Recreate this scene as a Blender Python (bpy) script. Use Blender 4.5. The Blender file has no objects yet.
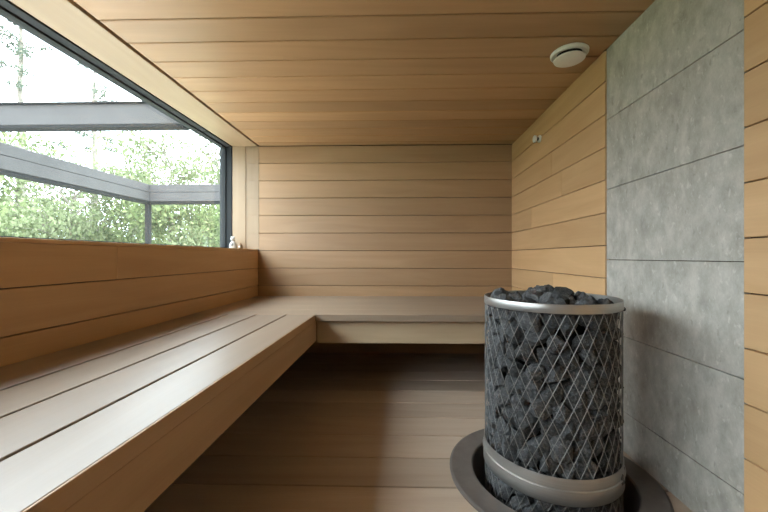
import bpy, bmesh, math, random
from mathutils import Vector, Matrix, noise, Euler
C = bpy.context.scene.collection
R = math.radians
random.seed(7)
H = 1.94                     # ceiling height
YB = 3.266                   # back wall
XR = 1.024                   # timber face of right wall
XS = 1.029                   # stone face on right wall
XP = -1.345                  # inner face of the parapet
YF = -1.3                    # wall behind the camera
PITCH = 0.1645
JOINTS = [0.955 + PITCH * k for k in range(-6, 7)]

# ------------------------------------------------------------------ materials
def new_mat(name):
    m = bpy.data.materials.new(name); m.use_nodes = True
    nt = m.node_tree; nt.nodes.clear()
    out = nt.nodes.new('ShaderNodeOutputMaterial')
    b = nt.nodes.new('ShaderNodeBsdfPrincipled')
    nt.links.new(b.outputs[0], out.inputs[0])
    return m, nt, b, out

def nd(nt, t, **kw):
    n = nt.nodes.new(t)
    for k, v in kw.items():
        if k in n.inputs: n.inputs[k].default_value = v
        else: setattr(n, k, v)
    return n

def ramp(nt, stops):
    r = nt.nodes.new('ShaderNodeValToRGB'); e = r.color_ramp.elements
    while len(e) < len(stops): e.new(0.5)
    for el, (p, c) in zip(e, stops):
        el.position = p; el.color = (*c, 1)
    return r

def wood(name, axis, dark, light, rough=0.5, spread=0.25, grain=1.0):
    """planed boards; grain runs along axis, every board has its own 'tone'"""
    m, nt, b, out = new_mat(name)
    L = nt.links.new
    tc = nd(nt, 'ShaderNodeTexCoord'); at = nd(nt, 'ShaderNodeAttribute', attribute_name='tone')
    sc = [1.0, 1.0, 1.0]
    for i in range(3): sc[i] = 0.8 if i == axis else 8.0
    mp = nd(nt, 'ShaderNodeMapping'); mp.inputs['Scale'].default_value = sc
    L(tc.outputs['Object'], mp.inputs['Vector'])
    mul = nd(nt, 'ShaderNodeMath', operation='MULTIPLY'); mul.inputs[1].default_value = 57.0
    L(at.outputs['Fac'], mul.inputs[0])
    cx = nd(nt, 'ShaderNodeCombineXYZ')
    for i in range(3): L(mul.outputs[0], cx.inputs[i])
    add = nd(nt, 'ShaderNodeVectorMath', operation='ADD')
    L(mp.outputs[0], add.inputs[0]); L(cx.outputs[0], add.inputs[1])
    n1 = nd(nt, 'ShaderNodeTexNoise', Scale=1.0, Detail=5.0, Roughness=0.55, Distortion=1.1)
    L(add.outputs[0], n1.inputs['Vector'])
    r1 = ramp(nt, [(0.22, dark), (0.78, light)])
    L(n1.outputs['Fac'], r1.inputs[0])
    # fine fibres
    mp2 = nd(nt, 'ShaderNodeMapping'); mp2.inputs['Scale'].default_value = [2.0 if i == axis else 160.0 for i in range(3)]
    L(tc.outputs['Object'], mp2.inputs['Vector'])
    n2 = nd(nt, 'ShaderNodeTexNoise', Scale=1.0, Detail=2.0)
    L(mp2.outputs[0], n2.inputs['Vector'])
    # broad blotches across the board
    n3 = nd(nt, 'ShaderNodeTexNoise', Scale=0.35, Detail=2.0)
    L(add.outputs[0], n3.inputs['Vector'])
    v = nd(nt, 'ShaderNodeMath', operation='MULTIPLY_ADD'); v.inputs[1].default_value = spread; v.inputs[2].default_value = 1.0 - spread / 2
    L(at.outputs['Fac'], v.inputs[0])
    v2 = nd(nt, 'ShaderNodeMath', operation='MULTIPLY_ADD'); v2.inputs[1].default_value = 0.10 * grain
    L(n2.outputs['Fac'], v2.inputs[0]); L(v.outputs[0], v2.inputs[2])
    v3 = nd(nt, 'ShaderNodeMath', operation='MULTIPLY_ADD'); v3.inputs[1].default_value = 0.20 * grain
    L(n3.outputs['Fac'], v3.inputs[0]); L(v2.outputs[0], v3.inputs[2])
    v4 = nd(nt, 'ShaderNodeMath', operation='SUBTRACT'); v4.inputs[1].default_value = 0.15 * grain
    L(v3.outputs[0], v4.inputs[0])
    hs = nd(nt, 'ShaderNodeHueSaturation'); L(r1.outputs[0], hs.inputs['Color']); L(v4.outputs[0], hs.inputs['Value'])
    L(hs.outputs[0], b.inputs['Base Color'])
    b.inputs['Roughness'].default_value = rough
    bp = nd(nt, 'ShaderNodeBump', Strength=0.06, Distance=0.002)
    L(n2.outputs['Fac'], bp.inputs['Height']); L(bp.outputs[0], b.inputs['Normal'])
    return m

def plain(name, col, rough=0.5, metal=0.0, var=0.12, scale=30.0, bump=0.0, spec=0.5):
    m, nt, b, out = new_mat(name); L = nt.links.new
    tc = nd(nt, 'ShaderNodeTexCoord')
    n = nd(nt, 'ShaderNodeTexNoise', Scale=scale, Detail=5.0, Roughness=0.6)
    L(tc.outputs['Object'], n.inputs['Vector'])
    r = ramp(nt, [(0.3, [c * (1 - var) for c in col]), (0.7, [min(1, c * (1 + var)) for c in col])])
    L(n.outputs['Fac'], r.inputs[0]); L(r.outputs[0], b.inputs['Base Color'])
    b.inputs['Roughness'].default_value = rough; b.inputs['Metallic'].default_value = metal
    b.inputs['Specular IOR Level'].default_value = spec
    if bump:
        bp = nd(nt, 'ShaderNodeBump', Strength=bump, Distance=0.004)
        L(n.outputs['Fac'], bp.inputs['Height']); L(bp.outputs[0], b.inputs['Normal'])
    return m

def stone_mat():
    m, nt, b, out = new_mat('grey_slab_stone'); L = nt.links.new
    tc = nd(nt, 'ShaderNodeTexCoord')
    mp = nd(nt, 'ShaderNodeMapping'); mp.inputs['Scale'].default_value = (1, 1.25, 0.75); mp.inputs['Rotation'].default_value = (0.6, 0, 0)
    L(tc.outputs['Object'], mp.inputs['Vector'])
    n0 = nd(nt, 'ShaderNodeTexNoise', Scale=13.0, Detail=9.0, Roughness=0.72, Distortion=0.0)
    L(mp.outputs[0], n0.inputs['Vector'])
    r0 = ramp(nt, [(0.32, (0.295, 0.275, 0.235)), (0.5, (0.405, 0.38, 0.33)), (0.68, (0.52, 0.49, 0.435))])
    L(n0.outputs['Fac'], r0.inputs[0])
    # pale hairy flecks
    n1 = nd(nt, 'ShaderNodeTexNoise', Scale=38.0, Detail=3.0, Roughness=0.6, Distortion=0.3)
    L(mp.outputs[0], n1.inputs['Vector'])
    r1 = ramp(nt, [(0.60, (0, 0, 0)), (0.70, (1, 1, 1))])
    L(n1.outputs['Fac'], r1.inputs[0])
    mx = nd(nt, 'ShaderNodeMixRGB', blend_type='MIX'); mx.inputs['Color2'].default_value = (0.64, 0.61, 0.55, 1)
    f = nd(nt, 'ShaderNodeMath', operation='MULTIPLY'); f.inputs[1].default_value = 0.5
    L(r1.outputs[0], f.inputs[0]); L(f.outputs[0], mx.inputs['Fac']); L(r0.outputs[0], mx.inputs['Color1'])
    # darker freckles
    n2 = nd(nt, 'ShaderNodeTexNoise', Scale=31.0, Detail=3.0, Distortion=0.3)
    L(mp.outputs[0], n2.inputs['Vector'])
    r2 = ramp(nt, [(0.64, (0, 0, 0)), (0.73, (1, 1, 1))])
    L(n2.outputs['Fac'], r2.inputs[0])
    f2 = nd(nt, 'ShaderNodeMath', operation='MULTIPLY'); f2.inputs[1].default_value = 0.45
    L(r2.outputs[0], f2.inputs[0])
    mx2 = nd(nt, 'ShaderNodeMixRGB', blend_type='MIX'); mx2.inputs['Color2'].default_value = (0.19, 0.18, 0.15, 1)
    L(f2.outputs[0], mx2.inputs['Fac']); L(mx.outputs[0], mx2.inputs['Color1'])
    L(mx2.outputs[0], b.inputs['Base Color']); b.inputs['Roughness'].default_value = 0.6
    bp = nd(nt, 'ShaderNodeBump', Strength=0.08, Distance=0.003)
    L(n0.outputs['Fac'], bp.inputs['Height']); L(bp.outputs[0], b.inputs['Normal'])
    return m

def rock_mat():
    m, nt, b, out = new_mat('sauna_rock'); L = nt.links.new
    tc = nd(nt, 'ShaderNodeTexCoord'); oi = nd(nt, 'ShaderNodeObjectInfo')
    ad = nd(nt, 'ShaderNodeVectorMath', operation='MULTIPLY_ADD')
    ad.inputs[1].default_value = (1, 1, 1)
    L(tc.outputs['Object'], ad.inputs[0])
    cx = nd(nt, 'ShaderNodeCombineXYZ'); mu = nd(nt, 'ShaderNodeMath', operation='MULTIPLY'); mu.inputs[1].default_value = 40
    L(oi.outputs['Random'], mu.inputs[0]); L(mu.outputs[0], cx.inputs[0]); L(cx.outputs[0], ad.inputs[2])
    n = nd(nt, 'ShaderNodeTexNoise', Scale=4.5, Detail=10.0, Roughness=0.75); L(ad.outputs[0], n.inputs['Vector'])
    r = ramp(nt, [(0.3, (0.022, 0.022, 0.023)), (0.52, (0.062, 0.062, 0.063)), (0.72, (0.18, 0.178, 0.175))])
    L(n.outputs['Fac'], r.inputs[0])
    v = nd(nt, 'ShaderNodeMath', operation='MULTIPLY_ADD'); v.inputs[1].default_value = 0.7; v.inputs[2].default_value = 0.65
    L(oi.outputs['Random'], v.inputs[0])
    hs = nd(nt, 'ShaderNodeHueSaturation'); L(r.outputs[0], hs.inputs['Color']); L(v.outputs[0], hs.inputs['Value'])
    L(hs.outputs[0], b.inputs['Base Color']); b.inputs['Roughness'].default_value = 0.72
    bp = nd(nt, 'ShaderNodeBump', Strength=0.8, Distance=0.006)
    L(n.outputs['Fac'], bp.inputs['Height']); L(bp.outputs[0], b.inputs['Normal'])
    return m

def steel_mat(name, col, rough, metal=1.0):
    m, nt, b, out = new_mat(name); L = nt.links.new
    tc = nd(nt, 'ShaderNodeTexCoord'); mp = nd(nt, 'ShaderNodeMapping'); mp.inputs['Scale'].default_value = (6, 6, 400)
    L(tc.outputs['Object'], mp.inputs['Vector'])
    n = nd(nt, 'ShaderNodeTexNoise', Scale=1.0, Detail=3.0); L(mp.outputs[0], n.inputs['Vector'])
    r = ramp(nt, [(0.2, [c * 0.85 for c in col]), (0.8, col)]); L(n.outputs['Fac'], r.inputs[0])
    L(r.outputs[0], b.inputs['Base Color'])
    b.inputs['Metallic'].default_value = metal; b.inputs['Roughness'].default_value = rough
    return m

def glass_mat():
    m = bpy.data.materials.new('window_glass'); m.use_nodes = True
    nt = m.node_tree; nt.nodes.clear(); L = nt.links.new
    out = nd(nt, 'ShaderNodeOutputMaterial'); mx = nd(nt, 'ShaderNodeMixShader')
    t = nd(nt, 'ShaderNodeBsdfTransparent'); t.inputs[0].default_value = (0.97, 0.985, 0.975, 1)
    g = nd(nt, 'ShaderNodeBsdfGlossy', Roughness=0.0)
    lw = nd(nt, 'ShaderNodeLayerWeight', Blend=0.5)
    pw = nd(nt, 'ShaderNodeMath', operation='POWER'); pw.inputs[1].default_value = 4.0; L(lw.outputs['Facing'], pw.inputs[0])
    fr = nd(nt, 'ShaderNodeMath', operation='MULTIPLY_ADD'); fr.inputs[1].default_value = 0.35; fr.inputs[2].default_value = 0.03
    L(pw.outputs[0], fr.inputs[0]); L(fr.outputs[0], mx.inputs[0]); L(t.outputs[0], mx.inputs[1]); L(g.outputs[0], mx.inputs[2]); mh = nd(nt, 'ShaderNodeMixShader'); mh.inputs[0].default_value = 0.005
    tr = nd(nt, 'ShaderNodeBsdfTranslucent'); tr.inputs[0].default_value = (0.95, 0.95, 0.95, 1)  # faint translucent film added to lay a bright haze over the view
    L(mx.outputs[0], mh.inputs[1]); L(tr.outputs[0], mh.inputs[2]); L(mh.outputs[0], out.inputs[0])
    return m

def leaf_mat(name, c1, c2):
    m = bpy.data.materials.new(name); m.use_nodes = True
    nt = m.node_tree; nt.nodes.clear(); L = nt.links.new
    out = nd(nt, 'ShaderNodeOutputMaterial'); mx = nd(nt, 'ShaderNodeMixShader'); mx.inputs[0].default_value = 0.45
    d = nd(nt, 'ShaderNodeBsdfDiffuse'); t = nd(nt, 'ShaderNodeBsdfTranslucent')
    at = nd(nt, 'ShaderNodeAttribute', attribute_name='tone')
    r = ramp(nt, [(0.0, c1), (1.0, c2)]); L(at.outputs['Fac'], r.inputs[0])
    L(r.outputs[0], d.inputs[0]); L(r.outputs[0], t.inputs[0])
    L(d.outputs[0], mx.inputs[1]); L(t.outputs[0], mx.inputs[2]); L(mx.outputs[0], out.inputs[0])
    return m

W_D, W_L = (0.345, 0.2, 0.096), (0.45, 0.275, 0.145)
M = dict(
    ceil=wood('ceiling_boards', 0, W_D, W_L, 0.42, 0.30),
    back=wood('darkened_wall_boards', 0, (0.285, 0.166, 0.081), (0.375, 0.232, 0.124), 0.5, 0.30),  # same wood as the side walls, darkened to paint in weaker light
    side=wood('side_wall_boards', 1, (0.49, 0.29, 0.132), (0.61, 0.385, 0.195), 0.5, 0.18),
    trim=wood('pale_trim_boards', 1, (0.30, 0.20, 0.115), (0.37, 0.262, 0.158), 0.45, 0.12),
    jamb=wood('pale_jamb_boards', 2, (0.26, 0.175, 0.103), (0.32, 0.225, 0.14), 0.5, 0.12),
    bench_x=wood('bench_boards_across', 0, (0.26, 0.188, 0.128), (0.33, 0.25, 0.18), 0.42, 0.1),
    bench_y=wood('bench_boards_along', 1, (0.215, 0.158, 0.112), (0.265, 0.202, 0.15), 0.36, 0.08),
    fascia_x=wood('fascia_across', 0, (0.42, 0.30, 0.18), (0.52, 0.39, 0.25), 0.5, 0.1),
    fascia_y=wood('fascia_along', 1, (0.42, 0.265, 0.14), (0.53, 0.35, 0.2), 0.5, 0.1),
    floor=wood('floor_boards', 0, (0.36, 0.268, 0.195), (0.48, 0.38, 0.295), 0.42, 0.25, 1.2),
    stone=stone_mat(), rock=rock_mat(),
    gap=plain('shadow_gap_backing', (0.055, 0.032, 0.018), 0.8),
    bounce_deck=wood('bounce_deck_boards', 1, (0.40, 0.37, 0.33), (0.52, 0.49, 0.45), 0.6, 0.1),
    pit=plain('pit_concrete', (0.05, 0.05, 0.05), 0.8, bump=0.2),
    steel=steel_mat('brushed_steel', (0.46, 0.445, 0.42), 0.4, 0.85),
    wire=steel_mat('wire_steel', (0.21, 0.205, 0.195), 0.55, 0.5),
    core=plain('black_heater_steel', (0.012, 0.012, 0.013), 0.6),
    ring=plain('dark_cast_ring', (0.11, 0.092, 0.08), 0.5, 0.0, 0.18, 14, 0.05),
    frame=plain('anthracite_frame', (0.022, 0.024, 0.027), 0.7, 0.0, 0.05, spec=0.2),
    frame2=plain('grey_glazing_bead', (0.026, 0.028, 0.03), 0.7, 0.0, 0.05, spec=0.2),
    white=plain('white_enamel', (0.78, 0.77, 0.74), 0.35, 0.0, 0.03),
    slot=plain('slot_shade', (0.02, 0.02, 0.02), 0.7),
    beam=plain('weathered_grey_beam', (0.058, 0.054, 0.053), 0.9, 0.0, 0.12, 3, spec=0.1),
    post=plain('grey_post', (0.014, 0.014, 0.014), 0.9, spec=0.08),
    bark=plain('bark', (0.16, 0.135, 0.11), 0.9, 0, 0.35, 6, 0.4),
    grass=plain('ground_cover', (0.11, 0.15, 0.06), 0.9, 0, 0.4, 2),
    glass=glass_mat(),
    leaf=leaf_mat('leaves_green', (0.06, 0.082, 0.03), (0.20, 0.23, 0.105)),
    leaf2=leaf_mat('leaves_light', (0.085, 0.105, 0.048), (0.21, 0.23, 0.13)),
    needle=leaf_mat('pine_needles', (0.07, 0.085, 0.065), (0.14, 0.155, 0.12)),
    fig_white=plain('glazed_white', (0.45, 0.445, 0.43), 0.3, 0, 0.04),
    fig_dark=plain('grey_marking', (0.12, 0.115, 0.11), 0.5),
    fig_brown=plain('brown_figure', (0.20, 0.12, 0.06), 0.6),
)

# ------------------------------------------------------------------ helpers
def obj(name, bm, m, parent=None, smooth=False):
    me = bpy.data.meshes.new(name)
    bmesh.ops.recalc_face_normals(bm, faces=bm.faces[:])
    bm.to_mesh(me); bm.free()
    if smooth:
        for p in me.polygons: p.use_smooth = True
        me.set_sharp_from_angle(angle=R(32))
    o = bpy.data.objects.new(name, me); C.objects.link(o)
    me.materials.append(m)
    if parent: o.parent = parent
    return o

def tag(o, label, cat, group=None, kind=None):
    o['label'] = label; o['category'] = cat
    if group: o['group'] = group
    if kind: o['kind'] = kind
    return o

def thing(name, label, cat, loc=(0, 0, 0), group=None):
    o = bpy.data.objects.new(name, None); C.objects.link(o); o.location = loc
    o.empty_display_size = 0.05
    return tag(o, label, cat, group)

def struct(o, label=None, cat=None):
    o['kind'] = 'structure'
    if label: o['label'] = label; o['category'] = cat
    return o

def BM():
    bm = bmesh.new(); bm.faces.layers.float.new('tone'); return bm

def box(bm, a, b, bev=0.0, tone=None, seg=1):
    """axis-aligned board from corner a to corner b with softened edges"""
    lay = bm.faces.layers.float.get('tone') or bm.faces.layers.float.new('tone')
    t = random.random() if tone is None else tone
    x0, y0, z0 = [min(p, q) for p, q in zip(a, b)]; x1, y1, z1 = [max(p, q) for p, q in zip(a, b)]
    v = [bm.verts.new(p) for p in ((x0, y0, z0), (x1, y0, z0), (x1, y1, z0), (x0, y1, z0), (x0, y0, z1), (x1, y0, z1), (x1, y1, z1), (x0, y1, z1))]
    fs = [bm.faces.new([v[i] for i in q]) for q in ((3, 2, 1, 0), (4, 5, 6, 7), (0, 1, 5, 4), (1, 2, 6, 5), (2, 3, 7, 6), (3, 0, 4, 7))]
    for f in fs: f[lay] = t
    if bev:
        es = list({e for f in fs for e in f.edges})
        r = bmesh.ops.bevel(bm, geom=es, offset=bev, segments=seg, affect='EDGES', profile=0.5)
        for f in r['faces']: f[lay] = t

def lathe(bm, prof, n=64, c=(0, 0, 0), closed=False):
    rings = []
    for r, z in prof:
        if r < 1e-6: rings.append([bm.verts.new((c[0], c[1], c[2] + z))])
        else: rings.append([bm.verts.new((c[0] + r * math.cos(2 * math.pi * k / n), c[1] + r * math.sin(2 * math.pi * k / n), c[2] + z)) for k in range(n)])
    prs = list(zip(rings, rings[1:]))
    if closed: prs.append((rings[-1], rings[0]))
    for A, B in prs:
        for k in range(n):
            q = [A[k % len(A)], A[(k + 1) % len(A)], B[(k + 1) % len(B)], B[k % len(B)]]
            u = []
            for w in q:
                if w not in u: u.append(w)
            if len(u) > 2: bm.faces.new(u)

def tube(bm, pts, rad, sides=4):
    """tube along a polyline; rad may be a list"""
    pts = [Vector(p) for p in pts]
    rads = rad if isinstance(rad, (list, tuple)) else [rad] * len(pts)
    prev = None
    for i, p in enumerate(pts):
        d = (pts[min(i + 1, len(pts) - 1)] - pts[max(i - 1, 0)]).normalized()
        up = Vector((0, 0, 1)) if abs(d.z) < 0.95 else Vector((1, 0, 0))
        a = d.cross(up).normalized(); b = d.cross(a)
        ring = [bm.verts.new(p + (a * math.cos(2 * math.pi * k / sides) + b * math.sin(2 * math.pi * k / sides)) * rads[i]) for k in range(sides)]
        if prev:
            for k in range(sides): bm.faces.new((prev[k], prev[(k + 1) % sides], ring[(k + 1) % sides], ring[k]))
        else: bm.faces.new(ring[::-1])
        prev = ring
    bm.faces.new(prev)

G = 0.0019     # half of a joint between boards
# ------------------------------------------------------------------ room shell
# floor boards run across the room; a round hole is cut for the stove pit
SX, SY, SR = 0.611, 1.461, 0.258
bm = BM()
fl = [1.369 + 0.1965 * k for k in range(-14, 11)]
for y0, y1 in zip(fl, fl[1:]):
    y0c, y1c = max(y0 + 0.003, YF), min(y1 - 0.003, YB)
    if y1c - y0c < 0.02: continue
    t = random.random()
    if y0 < 1.3 or y0 > 1.6: box(bm, (-1.60, y0c, -0.03), (1.06, y1c, 0), 0.003, t)
    else:
        box(bm, (-1.60, y0c, -0.03), (0.30 + random.random() * 0.0, y1c, 0), 0.002, t)
        box(bm, (0.3005, y0c, -0.03), (1.06, y1c, 0), 0.002, t)
fo = obj('floor', bm, M['floor'])
cb = bmesh.new(); bmesh.ops.create_cone(cb, cap_ends=True, segments=96, radius1=0.345, radius2=0.345, depth=0.4, matrix=Matrix.Translation((SX, SY, 0)))
cut = obj('hole', cb, M['gap'])
md = fo.modifiers.new('b', 'BOOLEAN'); md.object = cut; md.operation = 'DIFFERENCE'; md.solver = 'EXACT'
dg = bpy.context.evaluated_depsgraph_get(); dg.update()
me = bpy.data.meshes.new_from_object(fo.evaluated_get(dg)); fo.modifiers.clear(); fo.data = me
bpy.data.objects.remove(cut)
struct(fo)
# concrete foundation slab under the boards, with the round pit
bm = bmesh.new()
PZ = -0.16
box(bm, (-1.72, YF - 0.1, PZ - 0.1), (1.2, YB + 0.1, PZ))
lathe(bm, [(0.346, PZ - 0.001), (0.346, -0.031), (0.40, -0.031), (0.40, PZ - 0.001)], 96, (SX, SY, 0))
sub = obj('floor_slab', bm, M['pit']); struct(sub)

# ceiling boards run across the room
bm = BM()
cj = [1.512 + 0.1658 * k for k in range(-17, 11)] + [YB - 0.09, YB]
cj = [c for c in cj if c < YB - 0.05] + [YB]
for y0, y1 in zip(cj, cj[1:]):
    box(bm, (-1.334, y0 + 0.004, H), (1.06, y1 - 0.004, H + 0.02), 0.003)
ce = obj('ceiling', bm, M['ceil']); struct(ce)
bm = bmesh.new(); box(bm, (-1.73, YF - 0.1, H + 0.021), (1.2, YB + 0.12, H + 0.24))
struct(obj('ceiling_slab', bm, M['gap']))

# back wall
bm = BM()
zs = [-0.03] + [z for z in JOINTS if 0 < z < H - 0.05] + [H - 0.002]
for z0, z1 in zip(zs, zs[1:]):
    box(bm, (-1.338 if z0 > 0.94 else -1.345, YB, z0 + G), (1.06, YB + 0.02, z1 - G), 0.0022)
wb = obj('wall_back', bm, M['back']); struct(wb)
bm = bmesh.new(); box(bm, (-1.72, YB + 0.021, -0.2), (1.2, YB + 0.12, H + 0.02)); struct(obj('wall_back_core', bm, M['gap']))

# right wall: timber at both sides of the stone slabs
Y0S, Y1S = 1.075, 1.7785
bm = BM()
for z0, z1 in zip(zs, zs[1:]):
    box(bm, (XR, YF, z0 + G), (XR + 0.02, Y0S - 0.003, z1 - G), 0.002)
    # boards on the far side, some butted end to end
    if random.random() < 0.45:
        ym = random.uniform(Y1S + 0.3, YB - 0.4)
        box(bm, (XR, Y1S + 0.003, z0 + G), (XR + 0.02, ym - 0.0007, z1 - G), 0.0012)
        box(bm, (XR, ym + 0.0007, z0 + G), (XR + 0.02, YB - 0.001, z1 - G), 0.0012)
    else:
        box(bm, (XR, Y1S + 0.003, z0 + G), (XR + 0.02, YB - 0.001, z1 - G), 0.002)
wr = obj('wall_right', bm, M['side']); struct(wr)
sj = [-0.03, 0.184, 0.531, 0.884, 1.234, 1.582, H - 0.001]
for z0, z1 in zip(sj, sj[1:]):
    bm = BM(); box(bm, (XS, Y0S, z0 + 0.0013), (XS + 0.02, Y1S, z1 - 0.0013), 0.0012)
    p = obj('stone_panel', bm, M['stone'], wr); p['label'] = 'grey mottled stone slab'
bm = bmesh.new(); box(bm, (XS + 0.0205, YF - 0.1, -0.2), (1.2, YB + 0.12, H + 0.02)); struct(obj('wall_right_core', bm, M['gap']))

# wall behind the camera
bm = BM()
for z0, z1 in zip(zs, zs[1:]): box(bm, (-1.70, YF - 0.02, z0 + G), (1.06, YF, z1 - G), 0.002)
struct(obj('wall_front', bm, M['back']))

# left parapet under the window
bm = BM()
pz = [-0.03] + [z for z in JOINTS if 0 < z < 0.9] + [0.949]
for z0, z1 in zip(pz, pz[1:]):
    if z1 > 0.94:
        box(bm, (XP, YF, z0 + G), (XP - 0.02, 1.6252, z1 - 0.001), 0.0015, 0.45)
        box(bm, (XP, 1.6268, z0 + G), (XP - 0.02, YB, z1 - 0.001), 0.0015, 0.62)
    else: box(bm, (XP, YF, z0 + G), (XP - 0.02, YB, z1 - G), 0.002)
wl = obj('wall_left', bm, M['side']); struct(wl)
bm = bmesh.new(); box(bm, (XP - 0.0205, YF - 0.1, -0.6), (-1.72, YB + 0.12, 0.945)); struct(obj('wall_left_core', bm, M['beam']))
bm = BM(); box(bm, (XP + 0.0, YF, 0.9495), (-1.60, YB - 0.001, 0.966), 0.002, 0.95)
struct(obj('trim_1', bm, M['side']))                                # the sill board on the parapet
# soffit board above the window and the two jamb boards on the back wall
bm = BM(); box(bm, (-1.352, YF, H - 0.003), (-1.589, YB - 0.001, H + 0.02), 0.0015, 0.5)
struct(obj('trim_2', bm, M['trim']))
bm = BM()
box(bm, (-1.589, YB - 0.006, 0.967), (-1.4624, YB + 0.02, H - 0.004), 0.001, 0.95)
struct(obj('trim_3', bm, M['jamb']))
bm = BM()
zt = [0.967] + [z for z in JOINTS if 1.0 < z < H - 0.05] + [H - 0.004]
for z0, z1 in zip(zt, zt[1:]): box(bm, (-1.462, YB, z0 + 0.0003), (-1.3392, YB + 0.02, z1 - 0.0003), 0.0004, random.uniform(0.3, 0.6))
struct(obj('trim_4', bm, M['jamb']))

# window: frame of four members with stepped beads, one long pane
win = bpy.data.objects.new('window_1', None); C.objects.link(win); win.location = (-1.65, 1.0, 0.966); struct(win)
def wbox(bm, a, b, bev=0.0015):
    o = Vector(win.location); box(bm, Vector(a) - o, Vector(b) - o, bev)
bm = bmesh.new(); F0, F1 = -1.592, -1.645
wbox(bm, (F0, YF, H - 0.010), (F1, YB + 0.02, H + 0.019)); wbox(bm, (F0 , YF, 0.9665), (F1, YB + 0.02, 0.975))
wbox(bm, (F0, YB - 0.012, 0.9755), (F1, YB + 0.02, H - 0.0105)); wbox(bm, (F0, YF, 0.9755), (F1, YF + 0.05, H - 0.0105))
obj('frame', bm, M['frame'], win)
bm = bmesh.new(); F2, F3 = -1.6455, -1.70
wbox(bm, (F2, YF, H - 0.019), (F3, YB + 0.02, H + 0.019)); wbox(bm, (F2, YF, 0.955), (F3, YB + 0.02, 0.985))
wbox(bm, (F2, YB - 0.022, 0.9855), (F3, YB + 0.02, H - 0.0195)); wbox(bm, (F2, YF, 0.9855), (F3, YF + 0.06, H - 0.0195))
obj('glazing_bead', bm, M['frame2'], win)
bm = bmesh.new(); wbox(bm, (-1.672, YF + 0.03, 0.975), (-1.678, YB - 0.01, H - 0.01), 0)
obj('glass', bm, M['glass'], win)

# ------------------------------------------------------------------ benches
BZ = 0.53
t = thing('sauna_bench', 'long pale wooden sauna bench of lengthwise boards under the window', 'bench', (-0.94, 0.45, 0.357))
o = Vector(t.location)
xs = [(-1.343, -1.114), (-1.104, -0.927), (-0.917, -0.733), (-0.723, -0.5505)]
Y0B, Y1B = YF + 0.002, 2.214
for i, (x0, x1) in enumerate(xs):
    bm = BM(); box(bm, Vector((x0, Y0B, BZ - 0.042)) - o, Vector((x1, Y1B, BZ)) - o, 0.0025, (0.5, 0.75, 0.35, 0.6)[i], 2)
    obj('bench_board', bm, M['bench_y'], t)
bm = BM(); box(bm, Vector((-0.5504, Y0B, BZ - 0.042)) - o, Vector((-0.5445, Y1B, BZ)) - o, 0.0012, 0.4)
obj('brightened_edge', bm, M['fascia_y'], t)  # added strip; its lighter wood colour brightens the shaded board edge
bm = BM(); box(bm, Vector((-0.575, Y0B, 0.357)) - o, Vector((-0.546, 2.245, BZ - 0.0425)) - o, 0.002, 0.5)
obj('fascia', bm, M['fascia_y'], t)
for y in (-0.9, 0.1, 1.1, 2.0):
    bm = BM(); box(bm, Vector((-1.343, y, 0.40)) - o, Vector((-0.5755, y + 0.045, BZ - 0.0425)) - o, 0.002, 0.3)
    obj('bearer', bm, M['fascia_x'], t)
t = thing('sauna_bench', 'deep wooden sauna bench across the back wall', 'bench', (-0.16, 2.75, 0.34))
o = Vector(t.location)
yy = [2.216, 2.425, 2.635, 2.845, 3.055, YB - 0.001]
for i, (y0, y1) in enumerate(zip(yy, yy[1:])):
    bm = BM(); box(bm, Vector((XP + 0.001, y0 + 0.0015, BZ - 0.043)) - o, Vector((XR - 0.001, y1 - 0.0015, BZ)) - o, 0.002, (0.35, 0.6, 0.45, 0.7, 0.5)[i], 2)
    obj('bench_board', bm, M['bench_x'], t)
bm = BM(); box(bm, Vector((-0.5455, 2.262, 0.338)) - o, Vector((XR - 0.001, 2.292, BZ - 0.0435)) - o, 0.002, 0.55)
obj('fascia', bm, M['fascia_x'], t)
for x in (-1.2, -0.3, 0.4, 0.9):
    bm = BM(); box(bm, Vector((x, 2.293, 0.40)) - o, Vector((x + 0.045, YB - 0.001, BZ - 0.0435)) - o, 0.002, 0.3)
    obj('bearer', bm, M['fascia_y'], t)

# ------------------------------------------------------------------ collar in the floor around the stove
bm = bmesh.new()
lathe(bm, [(0.307, 0.008), (0.313, 0.013), (0.396, 0.013), (0.405, 0.009), (0.405, 0.0012), (0.335, 0.0012), (0.335, -0.1588), (0.307, -0.1588)], 128, closed=True)
col = obj('floor_collar', bm, M['ring'], smooth=False); col.location = (SX, SY, 0)
tag(col, 'dark grey ring set in the floor around the sauna stove', 'floor ring')

# ------------------------------------------------------------------ sauna stove
SB = PZ + 0.0005
ZT = 0.735
st = thing('sauna_stove', 'round pillar sauna stove of steel wire mesh filled with dark stones', 'stove', (SX, SY, SB))
def sz(z): return z - SB
# open mesh of crossing wires: forty cells round, 87 mm tall
bm = bmesh.new(); NC, CH = 36, 0.094
z0, z1 = sz(PZ + 0.02), sz(0.712)
seg = 54
for k in range(NC):
    for s in (1, -1):
        pts = []
        for i in range(seg + 1):
            z = z0 + (z1 - z0) * i / seg
            a = 2 * math.pi * (k / NC + s * (z - z0) / CH / NC)
            r = SR - 0.0032 + (0.0007 if s > 0 else -0.0007)
            pts.append((r * math.cos(a), r * math.sin(a), z))
        tube(bm, pts, 0.0014, 4)
obj('wire_mesh', bm, M['wire'], st)
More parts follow.
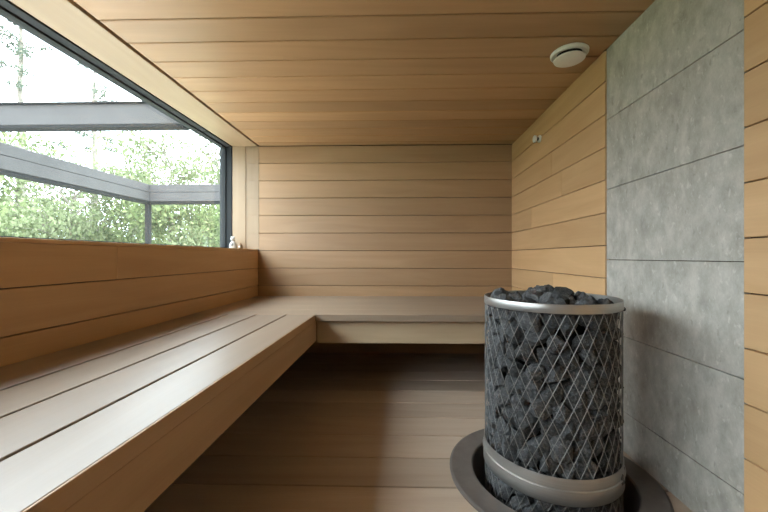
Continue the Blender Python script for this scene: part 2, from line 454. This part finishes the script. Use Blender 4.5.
# steel rim, with rolled edge
bm = bmesh.new()
lathe(bm, [(SR - 0.0065, sz(0.703)), (SR + 0.0002, sz(0.703)), (SR + 0.0012, sz(0.705)), (SR + 0.0012, sz(ZT - 0.002)), (SR, sz(ZT)), (SR - 0.004, sz(ZT)), (SR - 0.0055, sz(ZT - 0.002)), (SR - 0.0065, sz(ZT - 0.02))], 128, closed=True)
obj('rim', bm, M['steel'], st, True).data
# lower hoop in two overlapping strips
bm = bmesh.new()
lathe(bm, [(SR - 0.001, sz(0.098)), (SR + 0.0012, sz(0.098)), (SR + 0.0015, sz(0.1)), (SR + 0.0015, sz(0.139)), (SR + 0.001, sz(0.141)), (SR - 0.001, sz(0.141))], 128, closed=True)
lathe(bm, [(SR - 0.0005, sz(0.05)), (SR + 0.003, sz(0.05)), (SR + 0.0042, sz(0.052)), (SR + 0.0042, sz(0.098)), (SR + 0.0032, sz(0.102)), (SR + 0.0012, sz(0.1035))], 128, closed=True)
lathe(bm, [(SR + 0.0045 + 0.0028 * math.cos(q * math.pi / 4), sz(0.0995) + 0.0028 * math.sin(q * math.pi / 4)) for q in range(8)], 128, closed=True)
obj('hoop', bm, M['steel'], st, True)
bm = bmesh.new()
lathe(bm, [(0, sz(PZ + 0.02)), (0.168, sz(PZ + 0.02)), (0.168, sz(0.65)), (0.15, sz(0.665)), (0, sz(0.665))], 48)
c_ = obj('dark_heater_core', bm, M['core'], st); c_['label'] = 'black heating core that shades the gaps between stones'  # core blackened and widened so gaps between stones read as shade
bm = bmesh.new()
lathe(bm, [(0, 0), (SR, 0), (SR + 0.002, 0.004), (SR + 0.002, 0.019), (0, 0.019)], 96)
obj('base_plate', bm, M['core'], st)
a = R(-20)
bm = bmesh.new(); lathe(bm, [(0, 0), (0.006, 0), (0.0075, 0.003), (0.0075, 0.008), (0.005, 0.011), (0, 0.0115)], 16)
bo = obj('bolt', bm, M['core'], st, True)
bo.location = ((SR + 0.0008) * math.cos(a), (SR + 0.0008) * math.sin(a), sz(0.697)); bo.rotation_euler = (0, R(90), a)

# stones: ten shapes, every stone a copy of one of them
def rock_mesh(i):
    rnd = random.Random(100 + i)
    bm = bmesh.new(); bmesh.ops.create_icosphere(bm, subdivisions=4, radius=1)
    pl = []
    for k in range(rnd.randint(9, 13)):
        n = Vector((rnd.gauss(0, 1), rnd.gauss(0, 1), rnd.gauss(0, 1))).normalized(); pl.append((n, rnd.uniform(0.56, 0.9)))
    el = Vector((1.12, rnd.uniform(0.85, 1.0), rnd.uniform(0.72, 0.92)))
    sd = Vector((i * 7.1, 3.3, 1.7))
    for v in bm.verts:
        d = v.co.normalized(); s = 1.0
        for n, q in pl:
            dp = d.dot(n)
            if dp > 0.01: s = min(s, q / dp)
        s *= 1 + 0.13 * noise.noise(d * 2.2 + sd) + 0.09 * abs(noise.noise(d * 5 + sd)) + 0.05 * noise.noise(d * 11 + sd)
        v.co = Vector((d.x * el.x, d.y * el.y, d.z * el.z)) * s
    me = bpy.data.meshes.new('sauna_stone'); bm.to_mesh(me); bm.free(); me.materials.append(M['rock'])
    return me
rocks = [rock_mesh(i) for i in range(10)]
protos = []
for me in rocks: protos.append(bpy.data.objects.new('sauna_stone', me))
cam_dir = math.atan2(-SY, -SX)
placed = []
def put_rock(p, size, label, group):
    o = random.choice(protos).copy(); C.objects.link(o)
    o.location = p; o.scale = (size,) * 3
    o.rotation_euler = (random.uniform(0, 6.28), random.uniform(0, 6.28), random.uniform(0, 6.28))
    tag(o, label, 'stone', group); placed.append((Vector(p), size))
    return o
LAB1 = 'dark grey angular stone held behind the steel wire mesh of the stove'
nrow = 0
z = PZ + 0.062
while z < 0.685:
    n = 19
    for k in range(n):
        a = 2 * math.pi * (k + 0.5 * (nrow % 2) + random.uniform(-0.22, 0.22)) / n
        da = (a - cam_dir + math.pi) % (2 * math.pi) - math.pi
        if abs(da) > R(118): continue
        s = random.choice((random.uniform(0.036, 0.045), random.uniform(0.046, 0.062)))
        r = SR - 0.006 - s * 0.95
        put_rock((SX + r * math.cos(a), SY + r * math.sin(a), z + random.uniform(-0.012, 0.012)), s, LAB1, 'stones behind the stove mesh')
    nrow += 1; z += 0.064
LAB2 = 'dark grey angular stone in the loose heap inside the steel rim'
n_top = 0
for r, cnt, zz in ((0.212, 17, 0.697), (0.142, 12, 0.713), (0.07, 6, 0.722), (0.0, 1, 0.722)):
    for k in range(cnt):
        a = 2 * math.pi * (k + random.uniform(-0.2, 0.2)) / cnt + r * 9
        s = random.uniform(0.034, 0.056)
        rr = min(r + random.uniform(-0.008, 0.008), SR - 0.010 - s)
        put_rock((SX + rr * math.cos(a), SY + rr * math.sin(a), zz + random.uniform(-0.012, 0.014)), s, LAB2, 'stones heaped on top of the stove')

# ------------------------------------------------------------------ small fittings
t = thing('ceiling_vent', 'round white valve vent on the wooden ceiling', 'vent', (0.858, 1.806, H))
bm = bmesh.new(); lathe(bm, [(0.058, -0.0005), (0.086, -0.0005), (0.090, -0.004), (0.089, -0.012), (0.083, -0.018), (0.070, -0.019), (0.064, -0.016), (0.058, -0.006)], 64, closed=True)
obj('vent_ring', bm, M['white'], t, True)
bm = bmesh.new(); lathe(bm, [(0, -0.004), (0.012, -0.004), (0.012, -0.022), (0.050, -0.0265), (0.070, -0.0305), (0.0745, -0.034), (0.073, -0.038), (0.05, -0.044), (0.02, -0.047), (0, -0.0472)], 64)
obj('vent_disc', bm, M['white'], t, True)
bm = bmesh.new(); lathe(bm, [(0.013, -0.003), (0.0575, -0.003), (0.0575, -0.012), (0.013, -0.012)], 48, closed=True)  # near-black fill paints the shade inside the valve gap
obj('vent_throat', bm, M['slot'], t)

t = thing('temperature_sensor', 'small white round fitting high on the right timber wall', 'sensor', (XR + 0.001, 2.605, 1.766))
def side(prof, name, m):
    bm = bmesh.new(); lathe(bm, prof, 24)
    for v in bm.verts: v.co = Vector((-v.co.z, v.co.x, v.co.y))
    return obj(name, bm, m, t, True)
side([(0, 0), (0.026, 0), (0.026, 0.010), (0.022, 0.014), (0, 0.014)], 'base', M['white'])
side([(0, 0.0142), (0.012, 0.0142), (0.012, 0.030), (0, 0.030)], 'stem', M['frame2'])
side([(0, 0.0302), (0.024, 0.0302), (0.026, 0.034), (0.026, 0.044), (0.022, 0.048), (0, 0.048)], 'cap', M['white'])

t = thing('figurine', 'small white ornament figure on the window sill by the frame', 'figurine', (-1.545, 3.185, 0.9665)); t.scale = (0.9, 0.9, 0.9)
bm = bmesh.new(); lathe(bm, [(0, 0), (0.026, 0), (0.036, 0.012), (0.038, 0.035), (0.030, 0.062), (0.018, 0.080), (0.012, 0.088), (0, 0.089)], 24)
obj('body', bm, M['fig_white'], t, True)
bm = bmesh.new(); bmesh.ops.create_uvsphere(bm, u_segments=20, v_segments=14, radius=0.022, matrix=Matrix.Translation((-0.002, -0.004, 0.106)))
bmesh.ops.create_cone(bm, cap_ends=True, segments=10, radius1=0.006, radius2=0.001, depth=0.016, matrix=Matrix.Translation((0.004, -0.030, 0.104)) @ Matrix.Rotation(R(90), 4, 'X'))
bmesh.ops.create_uvsphere(bm, u_segments=10, v_segments=8, radius=0.007, matrix=Matrix.Translation((-0.016, -0.003, 0.127)))
bmesh.ops.create_uvsphere(bm, u_segments=10, v_segments=8, radius=0.007, matrix=Matrix.Translation((0.013, -0.003, 0.127)))
obj('head', bm, M['fig_white'], t, True)
bm = bmesh.new(); bmesh.ops.create_uvsphere(bm, u_segments=16, v_segments=10, radius=1, matrix=Matrix.Translation((0.004, -0.031, 0.042)) @ Matrix.Diagonal((0.013, 0.008, 0.022, 1)))
obj('belly_marking', bm, M['fig_dark'], t, True)
bm = bmesh.new(); lathe(bm, [(0.0125, 0.082), (0.019, 0.084), (0.020, 0.089), (0.013, 0.091)], 20, closed=True)
obj('collar', bm, M['fig_dark'], t, True)
t = thing('figurine', 'tiny brown ornament beside the white figure on the window sill', 'figurine', (-1.486, 3.20, 0.9665))
bm = bmesh.new(); lathe(bm, [(0, 0), (0.018, 0), (0.022, 0.012), (0.020, 0.035), (0.011, 0.052), (0, 0.060)], 20)
obj('body', bm, M['fig_brown'], t, True)
bm = bmesh.new(); bmesh.ops.create_uvsphere(bm, u_segments=14, v_segments=10, radius=0.012, matrix=Matrix.Translation((0.004, -0.018, 0.022)))
obj('belly', bm, M['fig_white'], t, True)

# ------------------------------------------------------------------ outside: grey terrace frame
PX, PY = -3.62, 4.95
pg = thing('pergola', 'grey timber pergola frame standing outside the window', 'pergola', (PX, PY, -0.6))
def pbox(name, parts, m):
    bm = BM(); o = Vector(pg.location)
    for a, b, bv in parts: box(bm, Vector(a) - o, Vector(b) - o, bv)
    return obj(name, bm, m, pg)
ZB0, ZB1, ZB2 = 1.675, 1.825, 1.935
def beam(name, x0, y0, x1, y1):
    pbox(name, [((x0, y0, ZB0 + 0.02), (x1, y1, ZB1 - 0.004), 0.004), ((x0, y0, ZB1), (x1, y1, ZB2), 0.004)], M['beam'])
    ex, ey = (0.012, 0) if abs(x1 - x0) < abs(y1 - y0) else (0, 0.012)
    pbox('steel_edge', [((x0 + ex, y0 + ey, ZB0 - 0.012), (x1 - ex, y1 - ey, ZB0 + 0.0195), 0.002)], M['post'])
beam('beam', PX - 0.14, -1.0, PX, PY + 0.0)
beam('beam', PX - 0.14, PY + 0.001, -1.75, PY + 0.14)
for (x, y) in ((PX - 0.05, PY + 0.045), (PX - 0.06, -0.8)):
    pbox('post', [((x - 0.03, y - 0.03, -0.6), (x + 0.03, y + 0.03, ZB0 - 0.0125), 0.004)], M['post'])
for y in (2.74,):
    pbox('joist', [((-6.5, y, ZB2 + 0.022), (-1.735, y + 0.10, ZB2 + 0.185), 0.003)], M['beam'])
    pbox('steel_edge', [((-6.5, y + 0.005, ZB2 + 0.0005), (-1.735, y + 0.095, ZB2 + 0.0215), 0.002)], M['post'])
    pbox('joist_cap', [((-6.5, y - 0.02, ZB2 + 0.1855), (-1.735, y + 0.12, ZB2 + 0.197), 0.002)], M['post'])

# pale terrace deck added out of view to bounce skylight onto the ceiling
bm = BM()
for k in range(30):
    box(bm, (-1.735 - 0.145 * k, -4.0, -0.628), (-1.735 - 0.145 * k - 0.139, 6.0, -0.6), 0.003)
struct(obj('bounce_deck', bm, M['bounce_deck']))
# ground
bm = bmesh.new(); box(bm, (-60, -30, -0.75), (40, 70, -0.63))
struct(obj('ground', bm, M['grass']))

# ------------------------------------------------------------------ trees beyond
def leaves(bm, rnd, centre, rad, n, size, squash=0.75):
    lay = bm.faces.layers.float.get('tone') or bm.faces.layers.float.new('tone')
    for _ in range(n):
        d = Vector((rnd.gauss(0, 1), rnd.gauss(0, 1), rnd.gauss(0, 1))).normalized()
        p = Vector(centre) + Vector((d.x * rad, d.y * rad, d.z * rad * squash)) * (rnd.random() ** 0.45)
        s = size * rnd.uniform(0.6, 1.3)
        q = Euler((rnd.uniform(0, 6.3), rnd.uniform(0, 6.3), rnd.uniform(0, 6.3))).to_matrix()
        co = [Vector((-s, 0, 0)), Vector((-0.1 * s, -0.55 * s, 0.12 * s)), Vector((s, 0, 0)), Vector((-0.1 * s, 0.55 * s, 0.12 * s))]
        f = bm.faces.new([bm.verts.new(p + q @ c) for c in co]); f[lay] = rnd.random()

def leafy(seed, h, spread, nleaf, size, mat, label, loc, low=0.3, blobs=14):
    rnd = random.Random(seed)
    t = thing('leafy_tree', label, 'tree', loc, 'trees beyond the terrace')
    bt, bl = bmesh.new(), BM()
    lean = Vector((rnd.uniform(-0.3, 0.3), rnd.uniform(-0.3, 0.3), 0))
    tp = [lean * (i / 6) ** 2 + Vector((rnd.uniform(-.06, .06), rnd.uniform(-.06, .06), h * 0.9 * i / 6)) for i in range(7)]
    tp[0] = Vector((0, 0, 0))
    tube(bt, tp, [0.11 * (1 - i / 7.5) * h / 6 for i in range(7)], 8)
    for b in range(blobs):
        f = low + (1 - low) * (b + 0.5) / blobs
        base = tp[min(6, int(f * 6))]
        a = rnd.uniform(0, 6.28); rr = spread * rnd.uniform(0.35, 1.0) * (1.15 - 0.75 * f)
        c = Vector((base.x + rr * math.cos(a), base.y + rr * math.sin(a), h * f + rnd.uniform(0, 0.4)))
        st_ = Vector((base.x, base.y, max(0.2, c.z - 0.35 * rr - 0.3)))
        mid = (st_ + c) / 2 + Vector((0, 0, 0.08))
        tube(bt, [st_, mid, c], [0.035, 0.022, 0.008], 5)
        for w in range(4):
            e = c + Vector((rnd.uniform(-.6, .6), rnd.uniform(-.6, .6), rnd.uniform(-.2, .6)))
            tube(bt, [mid, (mid + e) / 2 + Vector((0, 0, .05)), e], [0.014, 0.009, 0.004], 4)
        leaves(bl, rnd, c, spread * rnd.uniform(0.35, 0.55), nleaf // blobs, size)
    obj('trunk', bt, M['bark'], t); f = obj('foliage', bl, mat, t)
    return t

leafy(1, 4.4, 1.6, 5200, 0.055, M['leaf2'], 'pale green leafy tree behind the corner of the grey pergola', (-6.2, 9.4, -0.6), 0.2)
leafy(2, 4.6, 1.9, 5600, 0.06, M['leaf'], 'leafy tree at the far left of the window view', (-10.6, 9.2, -0.6), 0.15)
leafy(3, 6.0, 1.8, 4200, 0.06, M['leaf2'], 'sparse leafy tree behind the right end of the window', (-6.6, 12.6, -0.6), 0.25)
leafy(4, 5.0, 2.0, 5400, 0.06, M['leaf'], 'leafy tree in the middle of the window view, under the joist', (-9.6, 12.4, -0.6), 0.15)
leafy(5, 3.6, 1.7, 5600, 0.055, M['leaf2'], 'low leafy tree left of the middle, seen under the long beam', (-8.4, 8.6, -0.6), 0.12)

def pine(seed, h, loc, label):
    rnd = random.Random(seed)
    t = thing('pine_tree', label, 'tree', loc, 'tall pines beyond the terrace')
    bt, bl = bmesh.new(), BM()
    tp = [Vector((rnd.uniform(-.05, .05), rnd.uniform(-.05, .05), h * i / 8)) for i in range(9)]
    tube(bt, tp, [0.17 * (1 - i / 9.5) for i in range(9)], 10)
    for b in range(30):
        z = h * rnd.uniform(0.22, 0.98); a = rnd.uniform(0, 6.28); ln = rnd.uniform(0.8, 2.0) * (1.25 - z / h)
        if z < h * 0.5: ln *= 0.9
        s = Vector((0, 0, z)); e = s + Vector((math.cos(a) * ln, math.sin(a) * ln, rnd.uniform(-0.25, 0.3)))
        tube(bt, [s, (s + e) / 2 + Vector((0, 0, .06)), e], [0.03, 0.02, 0.008], 5)
        for w in range(3):
            leaves(bl, rnd, s + (e - s) * rnd.uniform(0.5, 1.0), 0.34, 45, 0.05, 0.5)
    obj('trunk', bt, M['bark'], t); obj('needles', bl, M['needle'], t)
pine(11, 12, (-13.8, 12.4, -0.6), 'tall thin pine at the left edge of the window view')
pine(12, 10.5, (-12.7, 14.2, -0.6), 'tall thin pine standing right of the other, behind the joist')

# shrub layer nobody could count
rnd = random.Random(5); bl = BM()
for i in range(120):
    y = rnd.uniform(7.5, 16); x = -y * rnd.uniform(0.45, 1.35)
    leaves(bl, rnd, (x, y, rnd.uniform(-0.4, 1.7 + 0.07 * y)), rnd.uniform(0.6, 1.1), 420, 0.06)
for i in range(70):
    y = rnd.uniform(-3, 8); x = rnd.uniform(-14, -8.5)
    leaves(bl, rnd, (x, y, rnd.uniform(-0.4, 2.0)), rnd.uniform(0.6, 1.1), 200, 0.085)
sh = obj('shrubbery', bl, M['leaf'])
tag(sh, 'dense green shrub leaves filling the lower part of the window view', 'shrubbery', kind='stuff')

# ------------------------------------------------------------------ sky
w = bpy.data.worlds.new('overcast_sky'); bpy.context.scene.world = w; w.use_nodes = True
nt = w.node_tree; nt.nodes.clear(); L = nt.links.new
ow = nd(nt, 'ShaderNodeOutputWorld'); bg = nd(nt, 'ShaderNodeBackground'); bg.inputs['Strength'].default_value = 22.0
tcw = nd(nt, 'ShaderNodeTexCoord'); sx = nd(nt, 'ShaderNodeSeparateXYZ'); L(tcw.outputs['Generated'], sx.inputs[0])
rw = ramp(nt, [(0.0, (0.27, 0.31, 0.345)), (1.0, (0.79, 0.905, 1.0))])        # overcast: the zenith three times the horizon
L(sx.outputs['Z'], rw.inputs[0]); L(rw.outputs[0], bg.inputs['Color'])
L(bg.outputs[0], ow.inputs[0])

# ------------------------------------------------------------------ camera
cd = bpy.data.cameras.new('camera'); cam = bpy.data.objects.new('camera', cd); C.objects.link(cam)
cam.location = (0, 0, 0.9); cam.rotation_euler = (R(90), 0, math.atan(8.5 / 350))
cd.sensor_width = 36; cd.lens = 350 / 768 * 36
cd.shift_x = -8.5 / 768; cd.shift_y = 0.5 / 768
cd.clip_start = 0.02; cd.clip_end = 300
sc = bpy.context.scene; sc.camera = cam
sc.view_settings.view_transform = 'Standard'; sc.view_settings.look = 'None'
sc.view_settings.exposure = 0.27; sc.view_settings.gamma = 1.0; sc.view_settings.use_curve_mapping = False
sc.cycles.max_bounces = 12; sc.cycles.diffuse_bounces = 12; sc.cycles.transparent_max_bounces = 12
sc.cycles.use_denoising = True
